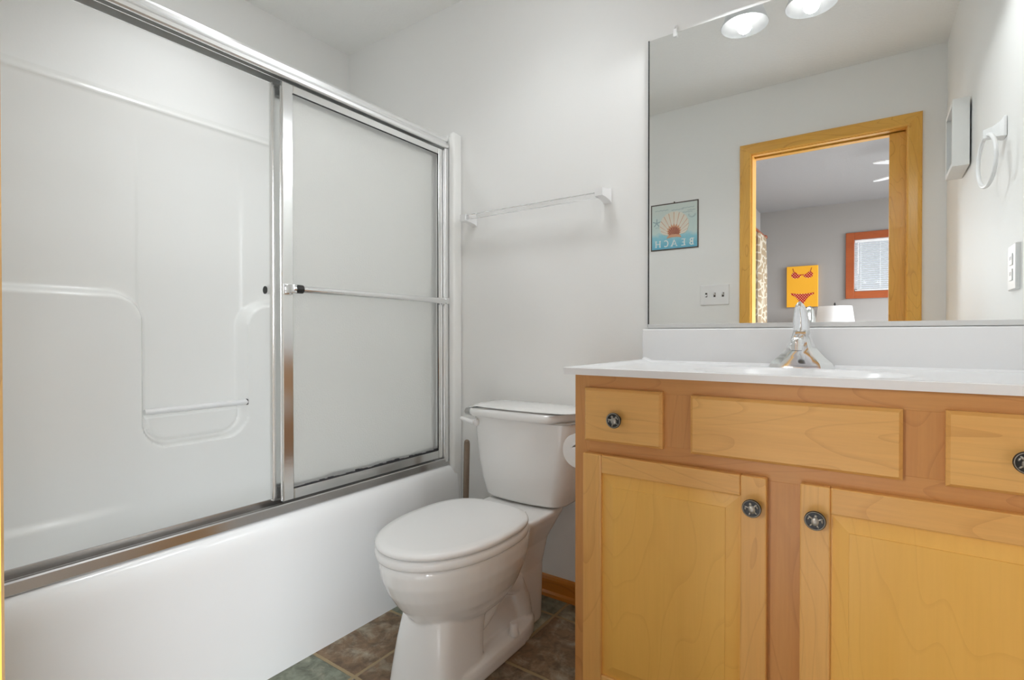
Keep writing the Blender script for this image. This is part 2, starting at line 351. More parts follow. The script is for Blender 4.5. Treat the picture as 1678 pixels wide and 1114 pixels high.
# surround back panel: relief over (y, z)
b = MB()
ny, nz = 260, 330
y0, y1, z0, z1 = -1.60, -.03, .14, 1.862
def sdf_rr(y, z, ya, yb, za, zb, r):
    cy, cz = (ya + yb) / 2, (za + zb) / 2; hy, hz = (yb - ya) / 2 - r, (zb - za) / 2 - r
    dy, dz = abs(y - cy) - hy, abs(z - cz) - hz
    return math.hypot(max(dy, 0), max(dz, 0)) + min(max(dy, dz), 0) - r
def relief(y, z):
    x = -2.192
    led = .052
    a = sdf_rr(y, z, -2.6, -.946, .0, 1.147, .105); c = sdf_rr(y, z, -.587, .6, .0, 1.135, .105); d = z - .596 if True else 0
    # ledge = left block U right block U the part under the niche (with rounded niche corners)
    niche = sdf_rr(y, z, -.946, -.587, .596, 2.4, .085)
    blk = min(a, c)
    low = sdf_rr(y, z, -2.6, .6, -.2, 1.0, .02)
    dd = max(min(blk, low), -niche) if z < 1.0 else blk
    if z < 1.04: dd = max(min(blk, low), -niche)
    x += led * sm(.5 - dd / .030)
    # slim raised border inside the niche foot
    if z < .80: x += .016 * sm(.5 - (sdf_rr(y, z, -.925, -.608, .622, .735, .06)) / -.02) * (1 if niche < .004 else 0) * sm((.735 - z) / .02) * 0
    # shallow upper column
    col = max(-.955 - y, y + .575)
    if dd > -.01: x -= .007 * sm(.5 - col / .016) * sm((1.76 - z) / .32)
    # soap ledge low in the niche
    if niche < 0: x += .020 * sm((.705 - z) / .012) * sm(-niche / .02) 
    # tub deck swelling, strongest towards the near end
    x += .016 * sm((.415 - z) / .03) * sm((-.93 - y) / .30)
    # top lip and upper soft band
    x += .0045 * math.exp(-((z - 1.836) / .0065) ** 2) - .003 * sm((1.84 - z) / .09)
    # corner coves
    for e in (y - y0, y1 - y): x += .05 * (1 - sm(e / .085)) ** 2
    return x
g = [[b.bm.verts.new((relief(y0 + (y1 - y0) * i / ny, z0 + (z1 - z0) * j / nz), y0 + (y1 - y0) * i / ny, z0 + (z1 - z0) * j / nz)) for j in range(nz + 1)] for i in range(ny + 1)]
for i in range(ny):
    for j in range(nz): b.bm.faces.new((g[i][j], g[i][j + 1], g[i + 1][j + 1], g[i + 1][j]))
def edgewall(vs):
    w = [b.bm.verts.new((-2.229, v.co.y, v.co.z)) for v in vs]
    for k in range(len(vs) - 1): b.bm.faces.new((vs[k], vs[k + 1], w[k + 1], w[k]))
edgewall([g[i][nz] for i in range(ny + 1)]); edgewall([g[i][0] for i in range(ny + 1)])
b.box(-2.20, -1.4955, -.050, -.004, .42, 1.856, .006, 2); b.box(-1.4945, -1.462, -.058, -.002, 0, 1.862, .011, 4)
b.box(-2.20, -1.4955, -1.613, -1.565, .42, 1.856, .006, 2); b.box(-1.4945, -1.462, -1.618, -1.557, 0, 1.862, .011, 4)
sur = b.build('surround_panel', M_fib, tub, True, angle=50)
MB().tube([(-2.146, -.95, .722), (-2.146, -.578, .722)], .011, 12).build('washcloth_bar', M_whiteplastic, sur, True)
MB().ell((-2.146, -.580, .722), (.011, .006, .013)).build('bar_socket', M_black, sur, True)

# ------------------------------------------------------------------ shower door enclosure
enc = thing('shower_enclosure', 'chrome framed sliding shower doors standing on the bathtub rim', 'shower door', (-1.525, -.8, .446))
YA, YE = -1.556, -.059
hp = [(-1.494, 1.792), (-1.490, 1.796), (-1.489, 1.806), (-1.492, 1.812), (-1.499, 1.815), (-1.499, 1.819), (-1.494, 1.822), (-1.495, 1.832), (-1.502, 1.842), (-1.513, 1.848), (-1.556, 1.848), (-1.562, 1.843), (-1.562, 1.790),
      (-1.556, 1.790), (-1.556, 1.836), (-1.528, 1.836), (-1.528, 1.795), (-1.524, 1.795), (-1.524, 1.836), (-1.500, 1.836), (-1.500, 1.792)]
MB().prism([(x, z) for x, z in hp], 'y', YA, YE).build('header_rail', M_alu, enc, True, angle=25)
tp = [(-1.492, .447), (-1.490, .450), (-1.492, .474), (-1.496, .477), (-1.500, .474), (-1.503, .456), (-1.524, .456), (-1.526, .470), (-1.530, .470), (-1.532, .456), (-1.554, .456), (-1.557, .482), (-1.562, .482), (-1.564, .447)]
MB().prism(tp, 'y', YA, YE).build('bottom_track', M_alud, enc, True, angle=25)
for a_, c_ in ((YE - .022, YE), (YA, YA + .022)):
    b = MB(); b.box(-1.560, -1.494, a_, c_, .450, 1.790, .003); b.box(-1.500, -1.491, a_ - .0 if a_ > -1 else a_, c_, .450, 1.790, .003)
    b.build('side_jamb', M_alu, enc)
def door(xc, ya, yb, w, bars):
    z0_, z1_ = .480, 1.785; t = .008
    f = MB()
    f.box(xc - t, xc + t, ya, ya + w, z0_, z1_, .003); f.box(xc - t, xc + t, yb - .026, yb, z0_, z1_, .003)
    f.box(xc - t, xc + t, ya + w, yb - .026, z0_, z0_ + .036, .003); f.box(xc - t, xc + t, ya + w, yb - .026, z1_ - .026, z1_, .003)
    fr = f.build('sliding_door', M_door, enc)
    MB().box(xc - .003, xc + .003, ya + w - .004, yb - .022, z0_ + .032, z1_ - .022).build('glass_pane', M_glass, fr)
    gk = MB()
    gk.box(xc + t - .002, xc + t + .0006, yb - .030, yb - .0262, z0_ + .036, z1_ - .026); gk.box(xc + t - .002, xc + t + .0006, ya + w, yb - .026, z1_ - .030, z1_ - .0262)
    yy = ya + w
    while yy < yb - .03:
        st = rnd.uniform(.01, .03); y2 = min(yy + st, yb - .028)
        gk.box(xc + .0028, xc + t, yy, y2, z0_ + .034, z0_ + .038 + rnd.uniform(0, .007) * (1 if yy > ya + .2 else .5)); yy = y2
    gk.build('gasket', M_mold, fr)
    for s_ in bars:
        xb = xc + s_ * .040
        tb = MB(); tb.mi = 0
        tb.tube([(xb, ya + .012, 1.142), (xb, yb - .006, 1.142)], .0118, 14)
        for q in (ya + .014, yb - .012):
            tb.box(xc + s_ * t, xb + s_ * .010, q - .009, q + .009, 1.129, 1.155, .002); tb.box(xc + s_ * t, xc + s_ * (t + .006), q - .012, q + .012, 1.126, 1.158, .002)
        tb.mi = 1; 
        tb.tube([(xb, ya + .004, 1.142), (xb, ya + .016, 1.142)], .0125, 12) if s_ < 0 else tb.tube([(xb, ya + .022, 1.142), (xb, ya + .046, 1.142)], .0135, 12)
        tb.build('towel_bar', [M_chrome, M_knob], fr, True)
    return fr
door(-1.511, -.808, -.083, .037, (1,))
door(-1.543, -.824, -.084, .030, (-1,))

# ------------------------------------------------------------------ toilet
TX = -1.040
toilet = thing('toilet', 'white porcelain toilet with closed lid between the tub and the vanity', 'toilet', (TX, -.45, 0))
def egg(yf, yb, hw, z, ym=None, e1=2.0, e2=2.6, n=48, ymx=.52):
    ym = yf + (yb - yf) * ymx if ym is None else ym; pts = []
    for i in range(n):
        a = 2 * PI * i / n; c, s_ = math.cos(a), math.sin(a)
        e = e1 if s_ < 0 else e2
        X = hw * math.copysign(abs(c) ** (2 / e), c); Y = (ym - yf if s_ < 0 else yb - ym) * math.copysign(abs(s_) ** (2 / e), s_)
        pts.append((TX + X, ym + Y, z))
    return pts
b = MB()
b.loft([egg(-.660, -.33, .085, .165), egg(-.682, -.32, .105, .185), egg(-.706, -.31, .126, .212), egg(-.735, -.30, .146, .245), egg(-.765, -.285, .164, .29), egg(-.783, -.275, .175, .33), egg(-.789, -.27, .178, .365), egg(-.787, -.27, .177, .378), egg(-.780, -.28, .170, .384)])
b.loft([egg(-.722, -.50, .112, 0, e1=5, e2=5), egg(-.716, -.50, .106, .05, e1=5, e2=5), egg(-.703, -.49, .098, .13, e1=5, e2=5), egg(-.692, -.46, .092, .20, e1=4, e2=4), egg(-.66, -.44, .085, .26, e1=4, e2=4)])
b.loft([egg(-.60, -.13, .066, 0, e1=3, e2=3), egg(-.60, -.13, .062, .12, e1=3, e2=3), egg(-.60, -.14, .075, .25, e1=3, e2=3), egg(-.60, -.16, .12, .34, e1=3, e2=3)])
b.loft([egg(-.66, -.185, .121, 0, e1=6, e2=2.8), egg(-.66, -.185, .121, .032, e1=6, e2=2.8), egg(-.655, -.19, .117, .047, e1=6, e2=2.8), egg(-.64, -.20, .10, .053, e1=6, e2=2.8)])
b.loft([egg(-.31, -.13, .078, .0, e1=4, e2=4), egg(-.31, -.125, .080, .2, e1=4, e2=4), egg(-.33, -.115, .100, .29, e1=4, e2=4), egg(-.35, -.10, .132, .355, e1=5, e2=5), egg(-.36, -.085, .144, .385, e1=6, e2=6), egg(-.36, -.085, .142, .398, e1=6, e2=6)])
for s_ in (1, -1):   # trapway bulges on both sides
    b.tube([(TX + s_ * .046, -.545, .10), (TX + s_ * .052, -.48, .14), (TX + s_ * .055, -.43, .185), (TX + s_ * .055, -.375, .205), (TX + s_ * .052, -.305, .175), (TX + s_ * .05, -.268, .11), (TX + s_ * .05, -.248, .03)], [.03, .036, .040, .041, .041, .040, .040], 14)
bowl = b.build('bowl', M_porc, toilet, True)
rm = bowl.modifiers.new('remesh', 'REMESH'); rm.mode = 'VOXEL'; rm.voxel_size = .0042; rm.use_smooth_shade = True
smo = bowl.modifiers.new('smooth', 'SMOOTH'); smo.factor = .5; smo.iterations = 5
def lidring(z, d): return egg(-.797 + d, -.302 - d * .6, .186 - d, z, e1=2.05, e2=2.9, n=64, ymx=.54)
MB().loft([lidring(.3845, .010), lidring(.387, .003), lidring(.393, .000), lidring(.405, .000), lidring(.411, .004), lidring(.4125, .012)]).build('seat', M_plast, toilet, True, angle=60)
MB().loft([lidring(.4145, .010), lidring(.4165, .003), lidring(.423, .0), lidring(.429, .002), lidring(.434, .010), lidring(.4355, .03), lidring(.437, .09)]).build('seat_lid', M_plast, toilet, True, angle=60)
for s_ in (1, -1): MB().box(TX + s_ * .050, TX + s_ * .090, -.312, -.276, .394, .414, .005).build('seat_hinge', M_plast, toilet, True)
def tk(hw, yf, yb, z, e=5, bow=.022):
    pts = []
    for x, y, zz in rrect(TX - hw, TX + hw, yf, yb, .045, z, 8):
        k = 1 - ((x - TX) / hw) ** 2
        if y < (yf + yb) / 2: y -= bow * k
        pts.append((x, y, zz))
    # subdivide the straight front so that it can bow
    out = []
    for i in range(len(pts)):
        p, q = Vector(pts[i]), Vector(pts[(i + 1) % len(pts)])
        out.append(tuple(p))
        if (q - p).length > .1:
            for t in range(1, 10):
                r_ = p.lerp(q, t / 10); 
                if r_.y < (yf + yb) / 2: r_.y = yf - bow * (1 - ((r_.x - TX) / hw) ** 2)
                out.append(tuple(r_))
    return out
def tkset(L): return [tk(*a) for a in L]
MB().loft(tkset([(.150, -.165, -.05, .402), (.165, -.178, -.04, .406), (.172, -.183, -.035, .416), (.185, -.190, -.03, .47), (.198, -.196, -.028, .55), (.206, -.200, -.025, .63), (.211, -.202, -.022, .70)])).build('tank', M_porc, toilet, True, angle=50)
MB().loft(tkset([(.214, -.205, -.018, .698), (.224, -.214, -.012, .700), (.228, -.217, -.010, .706), (.229, -.218, -.010, .715), (.226, -.214, -.012, .726), (.217, -.204, -.019, .735), (.20, -.188, -.032, .741), (.17, -.16, -.055, .7445)])).build('tank_lid', M_porc, toilet, True, angle=60)
b = MB(); b.ell((TX - .178, -.214, .676), (.016, .012, .016)); b.tube([(TX - .178, -.222, .677), (TX - .200, -.226, .680), (TX - .222, -.226, .684), (TX - .240, -.224, .688)], [.010, .0095, .0085, .006], 12)
b.build('flush_lever', M_whiteplastic, toilet, True)
for s_ in (1, -1):
    MB().lathe([(.0165, .050), (.0165, .056), (.0145, .060), (.0135, .084), (.011, .088), (.004, .0885)], (TX + s_ * .105, -.372, 0), 20).build('bolt_cap', M_whiteplastic, toilet, True, angle=50)

# plunger
pl = thing('plunger', 'wooden handled plunger standing behind the toilet by the tub', 'plunger', (-1.368, -.095, 0))
MB().tube([(-1.370, -.095, .09), (-1.368, -.093, .30), (-1.364, -.09, .555), (-1.364, -.09, .568), (-1.364, -.09, .573)], [.0115, .0118, .0122, .0105, .005], 14).build('handle', M_stick, pl, True)
MB().lathe([(.052, .002), (.055, .010), (.052, .03), (.042, .055), (.026, .075), (.016, .10), (.014, .115)], (-1.370, -.095, 0), 24).build('rubber_cup', M_black, pl, True)

# ------------------------------------------------------------------ vanity cabinet
van = thing('vanity_cabinet', 'maple vanity cabinet with turtle knobs under the white countertop', 'cabinet', (-.16, -.28, 0))
VX0, VX1, VF = -.630, .303, -.535
b = MB(); b.mi = 1
b.box(VX0, VX0 + .016, VF + .018, -.004, .0, .898); b.box(VX1 - .016, VX1, VF + .018, -.006, .0, .898)
b.mi = 0; b.box(VX0 + .016, VX1 - .016, VF + .018, -.012, .09, .106); b.box(VX0 + .016, VX1 - .016, -.018, -.012, .106, .80); b.box(VX0 + .016, VX1 - .016, VF + .06, VF + .075, 0, .09)
b.build('carcass', [M_fx, M_fz], van)
FZ = [(.090, .125), (.697, .742), (.862, .898)]
b = MB(); b.mi = 1
stx = [(VX0, VX0 + .040), (.262, VX1)]
for x0_, x1_ in stx: b.box(x0_, x1_, VF, VF + .018, 0 if False else .09, .898, .0008)
b.box(-.181 - .005, -.120 + .005, VF, VF + .018, .125, .697, .0005); b.box(-.405, -.329, VF, VF + .018, .742, .862, .0005); b.box(.035, .108, VF, VF + .018, .742, .862, .0005)
b.mi = 0
for z0_, z1_ in FZ: b.box(VX0 + .040, .262, VF, VF + .018, z0_, z1_, .0005)
b.build('face_frame', [M_fx, M_fz], van)
FY = -.5545
def front(name, x0_, x1_, z0_, z1_):
    f = MB(); e = .006
    rings = [[(x0_, VF - .0005, z0_), (x1_, VF - .0005, z0_), (x1_, VF - .0005, z1_), (x0_, VF - .0005, z1_)], [(x0_, FY + .007, z0_), (x1_, FY + .007, z0_), (x1_, FY + .007, z1_), (x0_, FY + .007, z1_)],
             [(x0_ + e, FY, z0_ + e), (x1_ - e, FY, z0_ + e), (x1_ - e, FY, z1_ - e), (x0_ + e, FY, z1_ - e)]]
    return f.loft(rings).build(name, M_mx, van)
def knob(xk, zk, rot, par):
    k = MB(); c = (xk, FY, zk); r = .0185
    k.lathe([(.010, 0), (.0085, .004), (.0075, .012), (.011, .016), (.0165, .0185), (r, .021), (r, .0235), (r - .001, .0250), (r - .0022, .0250), (r - .003, .0236)], (xk, FY, zk), 36, '-y')
    k.mi = 1
    k.lathe([(r - .0030, .0236), (r - .0026, .02505), (r - .0018, .0255), (r - .0012, .02505), (r - .0010, .0236)], (xk, FY, zk), 36, '-y', cap=False)
    yk = FY - .0238; ca, sa = math.cos(rot), math.sin(rot)
    def P(u, v): return (xk + u * ca - v * sa, yk, zk + u * sa + v * ca)
    def el(u, v, ru, rv, a=0, h=.0022):
        k.ell(P(u, v), (ru, h, rv), 12, 8, Matrix.Rotation(-(rot + a), 3, 'Y'))
    q = 1.32
    def E_(u, v, ru, rv, a=0, h=.0022): el(u * q, v * q, ru * q, rv * q, a, h)
    E_(0, -.0012, .0056, .0066, 0, .0032); E_(0, .0066, .0022, .0028)
    E_(-.0060, .0034, .0017, .0040, 1.0); E_(.0060, .0034, .0017, .0040, -1.0); E_(-.0086, .0014, .0014, .0028, -.2); E_(.0086, .0014, .0014, .0028, .2)
    E_(-.0045, -.0072, .0014, .0028, -.6); E_(.0045, -.0072, .0014, .0028, .6)
    return k.build('knob', [M_knob, M_pewter], par, True, angle=40)
d1 = front('drawer', -.5965, -.399, .7365, .8675); knob(-.5065, .7965, .35, d1)
front('false_drawer_front', -.3355, .042, .7355, .8645)
d3 = front('drawer', .1015, .299, .7355, .8675); knob(.200, .795, -.3, d3)
def cab_door(x0_, x1_, z0_, z1_, st, rt, rb, kx, kz, krot):
    f = MB(); e = .0045
    def bar(xa, xb, za, zb): f.box(xa, xb, FY, VF - .0005, za, zb, .0028, 2)
    f.mi = 1; bar(x0_, x0_ + st, z0_, z1_); bar(x1_ - st, x1_, z0_, z1_)
    f.mi = 0; bar(x0_ + st + .0001, x1_ - st - .0001, z1_ - rt, z1_); bar(x0_ + st + .0001, x1_ - st - .0001, z0_, z0_ + rb)
    fr = f.build('door', [M_mx, M_mz], van)
    a0, a1, c0, c1 = x0_ + st - .004, x1_ - st + .004, z0_ + rb - .004, z1_ - rt + .004
    def rg(d, y): return [(a0 + d, y, c0 + d), (a1 - d, y, c0 + d), (a1 - d, y, c1 - d), (a0 + d, y, c1 - d)]
    MB().loft([rg(0, VF - .002), rg(0, FY + .0085), rg(.008, FY + .0085), rg(.034, FY + .0030), rg(.0345, FY + .0012)]).build('raised_panel', M_mp, fr)
    knob(kx, kz, krot, fr)
cab_door(-.599, -.1805, .113, .705, .050, .0445, .05, -.2045, .6455, .25)
cab_door(-.1205, .299, .113, .705, .0515, .0515, .05, -.0925, .6435, -.12)

# countertop with integral basin
top = thing('vanity_countertop', 'white cultured marble countertop with backsplash on the maple vanity', 'countertop', (-.16, -.28, .9))
b = MB(); cx0, cx1, cy0, cy1 = -.651, .3055, -.561, -.004
nx, nyc = 240, 140
def ctop(x, y):
    z = .9085
    z += .0095 * (1 - sm((min(x - cx0, y - cy0) - .012) / .030))
    r = math.hypot((x + .160) / .232, (y + .305) / .165)
    if r < 1.12: z += .0022 * sm((1.12 - r) / .10) * sm((r - .92) / .09)
    if r < 1: z -= .112 * (1 - r ** 2.3) ** 1.35
    z += .008 * (1 - sm((-.020 - y) / .014)) ** 2 * sm((x - cx0 - .002) / .006)
    return z
X = [cx0 + (cx1 - cx0) * (i / nx) for i in range(nx + 1)]; Y = [cy0 + (cy1 - cy0) * (j / nyc) for j in range(nyc + 1)]
ed = .005
gt = [[b.bm.verts.new((X[i], Y[j], ctop(X[i], Y[j]) - (.0018 if i == 0 or j == 0 else 0))) for j in range(nyc + 1)] for i in range(nx + 1)]
gb = [[b.bm.verts.new((X[i] + (.001 if i == 0 else 0), Y[j] + (.001 if j == 0 else 0), min(.8995, ctop(X[i], Y[j]) - .012))) for j in range(nyc + 1)] for i in range(nx + 1)]
for i in range(nx):
    for j in range(nyc):
        b.bm.faces.new((gt[i][j], gt[i + 1][j], gt[i + 1][j + 1], gt[i][j + 1])); b.bm.faces.new((gb[i][j], gb[i][j + 1], gb[i + 1][j + 1], gb[i + 1][j]))
for i in range(nx):
    b.bm.faces.new((gt[i][0], gb[i][0], gb[i + 1][0], gt[i + 1][0])); b.bm.faces.new((gt[i][nyc], gt[i + 1][nyc], gb[i + 1][nyc], gb[i][nyc]))
for j in range(nyc):
    b.bm.faces.new((gt[0][j], gt[0][j + 1], gb[0][j + 1], gb[0][j])); b.bm.faces.new((gt[nx][j], gb[nx][j], gb[nx][j + 1], gt[nx][j + 1]))
b.build('counter_slab', M_marble, top, True, angle=55)
MB().box(-.649, .3055, -.0215, -.001, .906, 1.020, .005, 3).build('backsplash', M_marble, top, True, angle=60)

# ------------------------------------------------------------------ faucet
fa = thing('faucet', 'chrome single handle faucet on the countertop in front of the mirror', 'faucet', (-.166, -.105, .909))
FX, FYc, FZ0 = -.166, -.100, .909
def sec(hw, yf, yb, z, c=.35):
    k = c
    return [(FX - hw, yb, z), (FX - hw, yf + (yb - yf) * .45, z), (FX - hw * .62, yf + .002, z), (FX - hw * k, yf, z), (FX + hw * k, yf, z), (FX + hw * .62, yf + .002, z), (FX + hw, yf + (yb - yf) * .45, z), (FX + hw, yb, z), (FX + hw * .5, yb + .003, z), (FX - hw * .5, yb + .003, z)]
b = MB()
b.loft([sec(.0785, -.137, -.068, FZ0 - .002), sec(.0785, -.137, -.068, FZ0 + .004), sec(.0735, -.134, -.069, FZ0 + .014, .38), sec(.056, -.131, -.071, FZ0 + .030, .45), sec(.041, -.128, -.073, FZ0 + .048, .5), sec(.029, -.125, -.075, FZ0 + .068, .55), sec(.0225, -.122, -.077, FZ0 + .088, .6), sec(.019, -.116, -.080, FZ0 + .104, .6)])
b.build('base', M_faucet, fa, True, angle=28)
b = MB()
b.tube([(FX, -.100, FZ0 + .072), (FX, -.130, FZ0 + .078), (FX, -.165, FZ0 + .078), (FX, -.192, FZ0 + .072)], [.017, .0165, .016, .0155], 18)
b.ell((FX, -.196, FZ0 + .070), (.0165, .0165, .0165), 20, 14)
b.tube([(FX, -.197, FZ0 + .070), (FX, -.198, FZ0 + .050)], [.0155, .0140], 20)
b.mi = 1; b.tube([(FX, -.198, FZ0 + .0505), (FX, -.198, FZ0 + .0492)], .0118, 16)
b.build('spout', [M_faucet, M_dark], fa, True, angle=40)
b = MB()
hr = []
for t, hw, dy, yc in ((0, .0175, .020, -.098), (.12, .0200, .020, -.100), (.3, .0205, .017, -.106), (.5, .0190, .013, -.114), (.7, .0160, .0095, -.123), (.86, .0130, .0075, -.131), (.95, .0100, .006, -.136), (1, .0060, .004, -.139)):
    z = FZ0 + .100 + t * .074
    hr.append([(FX + hw * math.cos(2 * PI * j / 20), yc + dy * math.sin(2 * PI * j / 20), z + .006 * math.sin(2 * PI * j / 20) * t) for j in range(20)])
b.loft(hr); b.build('handle', M_faucet, fa, True, angle=60)

# ------------------------------------------------------------------ mirror over the vanity
mi = thing('wall_mirror', 'large frameless mirror above the vanity backsplash', 'mirror', (-.16, 0, 1.02))
MB().box(-.6305, .314, -.0075, -.002, 1.026, 1.9935, .0012, 1).build('mirror_glass', M_mirror, mi)
MB().box(-.6338, -.6302, -.0078, -.0015, 1.026, 1.9937).build('mirror_edge', M_knob, mi)
b = MB(); b.box(-.632, .314, -.0115, -.0015, 1.0205, 1.0225); b.box(-.632, .314, -.0115, -.0085, 1.0205, 1.036, .0008); b.build('bottom_channel', M_satin, mi)
b = MB(); b.box(-.549, -.536, -.0135, -.0085, 1.978, 2.004, .0018); b.box(-.549, -.536, -.0085, -.001, 1.9945, 2.018, .002); b.lathe([(.004, 0.009), (.004, .0115), (.002, .0125)], (-.5425, 0, 2.009), 12, '-y')
b.build('mirror_clip', M_whiteplastic, mi)

# ------------------------------------------------------------------ vanity light with three shades
vl = thing('vanity_light', 'three bulb vanity light with white bell shades above the mirror', 'wall light', (-.165, 0, 2.2))
b = MB(); b.box(-.42, .09, -.028, -.001, 2.165, 2.275, .008, 3); b.build('back_plate', M_chrome, vl, True)
SY = -.135
shade0 = None
for k, sx_ in enumerate((-.356, -.165, .026)):
    MB().tube([(sx_, -.02, 2.22), (sx_, -.07, 2.225), (sx_, -.115, 2.222), (sx_, SY, 2.205), (sx_, SY, 2.17)], .008, 10).build('arm', M_chrome, vl, True)
    MB().lathe([(.024, 2.130), (.030, 2.135), (.030, 2.160), (.022, 2.172), (.008, 2.176)], (sx_, SY, 0), 24).build('shade_holder', M_chrome, vl, True)
    s_ = MB().lathe([(.0305, 2.134), (.038, 2.120), (.046, 2.095), (.056, 2.06), (.066, 2.03), (.0725, 2.014), (.0715, 2.0125), (.0700, 2.014), (.063, 2.031), (.053, 2.061), (.043, 2.096), (.034, 2.120), (.027, 2.130)], (sx_, SY, 0), 40, cap=True).build('shade', M_shade, vl, True, angle=50)
    MB().ell((sx_, SY, 2.058), (.0355, .0355, .0355), 24, 16).build('bulb', M_bulb, s_, True)
    ld = bpy.data.lights.new('bulb_light', 'SPOT'); ld.energy = VANITY_W; ld.color = (.94, .975, 1); ld.spot_size = PI; ld.spot_blend = .25; ld.shadow_soft_size = .022
    lo = bpy.data.objects.new('bulb_light', ld); C.objects.link(lo); lo.location = (sx_, SY, 2.011)

# flush ceiling lights (above the frame): one over the tub, which throws the header rail's shadow on the back wall, one unseen mid room, added as fill
M_lens = emit('lit_lens', (.94, .975, 1), 1.5)
def flush_light(x, y, r, st, label):
    sl = thing('ceiling_light', label, 'ceiling light', (x, y, H))
    MB().lathe([(r, H - .001), (r, H - .018), (r - .010, H - .024), (r - .026, H - .024), (r - .026, H - .012)], (x, y, 0), 40).build('trim_ring', M_whiteplastic, sl, True)
    q = r - .0265
    MB().lathe([(q, H - .0125), (q, H - .022), (q * .8, H - .036), (q * .5, H - .045), (q * .2, H - .049), (.002, H - .05)], (x, y, 0), 40).build('lens', M_lens, sl, True)
    l = bpy.data.lights.new('ceiling_lamp', 'AREA'); l.shape = 'DISK'; l.size = 2 * q; l.energy = st; l.color = (.94, .975, 1); l.spread = math.radians(125)
    o = bpy.data.objects.new('ceiling_lamp', l); C.objects.link(o); o.location = (x, y, H - .053)
flush_light(-1.80, -.82, .125, TUBLIGHT, 'small round flush white ceiling light over the bathtub')
flush_light(-.92, -.52, .17, ROOM_FILL, 'larger round flush white ceiling light added unseen as fill over the middle of the bathroom')

# ------------------------------------------------------------------ towel bar, toilet roll
tb = thing('towel_bar', 'white bracketed towel bar with clear rod on the back wall above the toilet', 'towel bar', (-1.09, 0, 1.48))
def bracket(xa, xb, zc):
    m_ = MB(); h = .027
    def ring(y, x0_, x1_, z0_, z1_): return [(x0_, y, z0_), (x1_, y, z0_), (x1_, y, z1_), (x0_, y, z1_)]
    m_.box(xa, xb, -.006, -.001, zc - h, zc + h, .0015)
    xm = (xa + xb) / 2; w = (xb - xa) / 2
    m_.loft([ring(-.006, xa, xb, zc - h + .002, zc + h - .002), ring(-.018, xa, xb, zc - .019, zc + .020), ring(-.038, xa, xb, zc - .016, zc + .0165), ring(-.055, xa, xb, zc - .0145, zc + .0145), ring(-.078, xa, xb, zc - .0135, zc + .0135)])
    return m_.build('bracket', M_whiteplastic, tb, False)
bracket(-1.411, -1.381, 1.484); bracket(-.799, -.769, 1.494)
b = MB(); b.box(-1.386, -.794, -.073, -.055, 1.4775, 1.4955, .002); b.build('rod', M_clear, tb)
rl = thing('toilet_paper_holder', 'white toilet paper holder on the side of the vanity', 'toilet paper holder', (-.63, -.35, .668))
for q in (-.413, -.291):
    b = MB(); b.prism([(-.6305, .648), (-.6305, .690), (-.642, .686), (-.690, .683), (-.708, .678), (-.711, .668), (-.705, .658), (-.688, .654), (-.642, .652)], 'y', q - .006, q + .006); b.build('bracket', M_whiteplastic, rl)
MB().tube([(-.693, -.405, .668), (-.693, -.299, .668)], .0085, 12).build('roller', M_whiteplastic, rl, True)
b = MB(); b.lathe([(.020, -.402), (.0485, -.402), (.0495, -.4), (.0495, -.304), (.0485, -.302), (.020, -.302)], (-.693, 0, .668), 40, 'y', cap=False)
b.lathe([(.020, -.302), (.020, -.402)], (-.693, 0, .668), 40, 'y', cap=False)
tag(b.build('toilet_paper_roll', mat('toilet_tissue', (.86, .86, .85), .9, bump=(220, .3, .002)), smooth=True, angle=40, loc=(-.693, -.352, .668)), 'white toilet paper roll hanging on the holder beside the vanity', 'toilet paper')

# ------------------------------------------------------------------ right wall (seen in the mirror)
th = math.atan(.0204)
def wx(y): return xr(y) - .001
# shadow box frame
bx = thing('shadow_box', 'deep pale shadow box frame on the right wall, seen in the mirror', 'picture frame', (wx(-1.05), -1.05, 1.78))
fy0, fy1, fz0, fz1, dp = -.925, -1.15, 1.652, 1.912, .052
M_boxw = mat('pale_grey_painted_wood', (.78, .78, .76), .6, bump=(60, .2, .002))
b = MB(); X1 = wx(-1.05) - .003
for a_ in ((fy0, fy0 - .018, fz0, fz1), (fy1, fy1 + .018, fz0, fz1), (fy0 - .018, fy1 + .018, fz0, fz0 + .018), (fy0 - .018, fy1 + .018, fz1 - .018, fz1)): b.box(X1 - dp, X1, a_[0], a_[1], a_[2], a_[3], .001, 1)
b.build('frame', M_boxw, bx)
MB().box(X1 - .012, X1 - .004, fy0 - .016, fy1 + .016, fz0 + .016, fz1 - .016).build('picture', mat('blue_grey_print', srgb(120, 132, 142), .6, bump=(14, .1, .002)), bx)
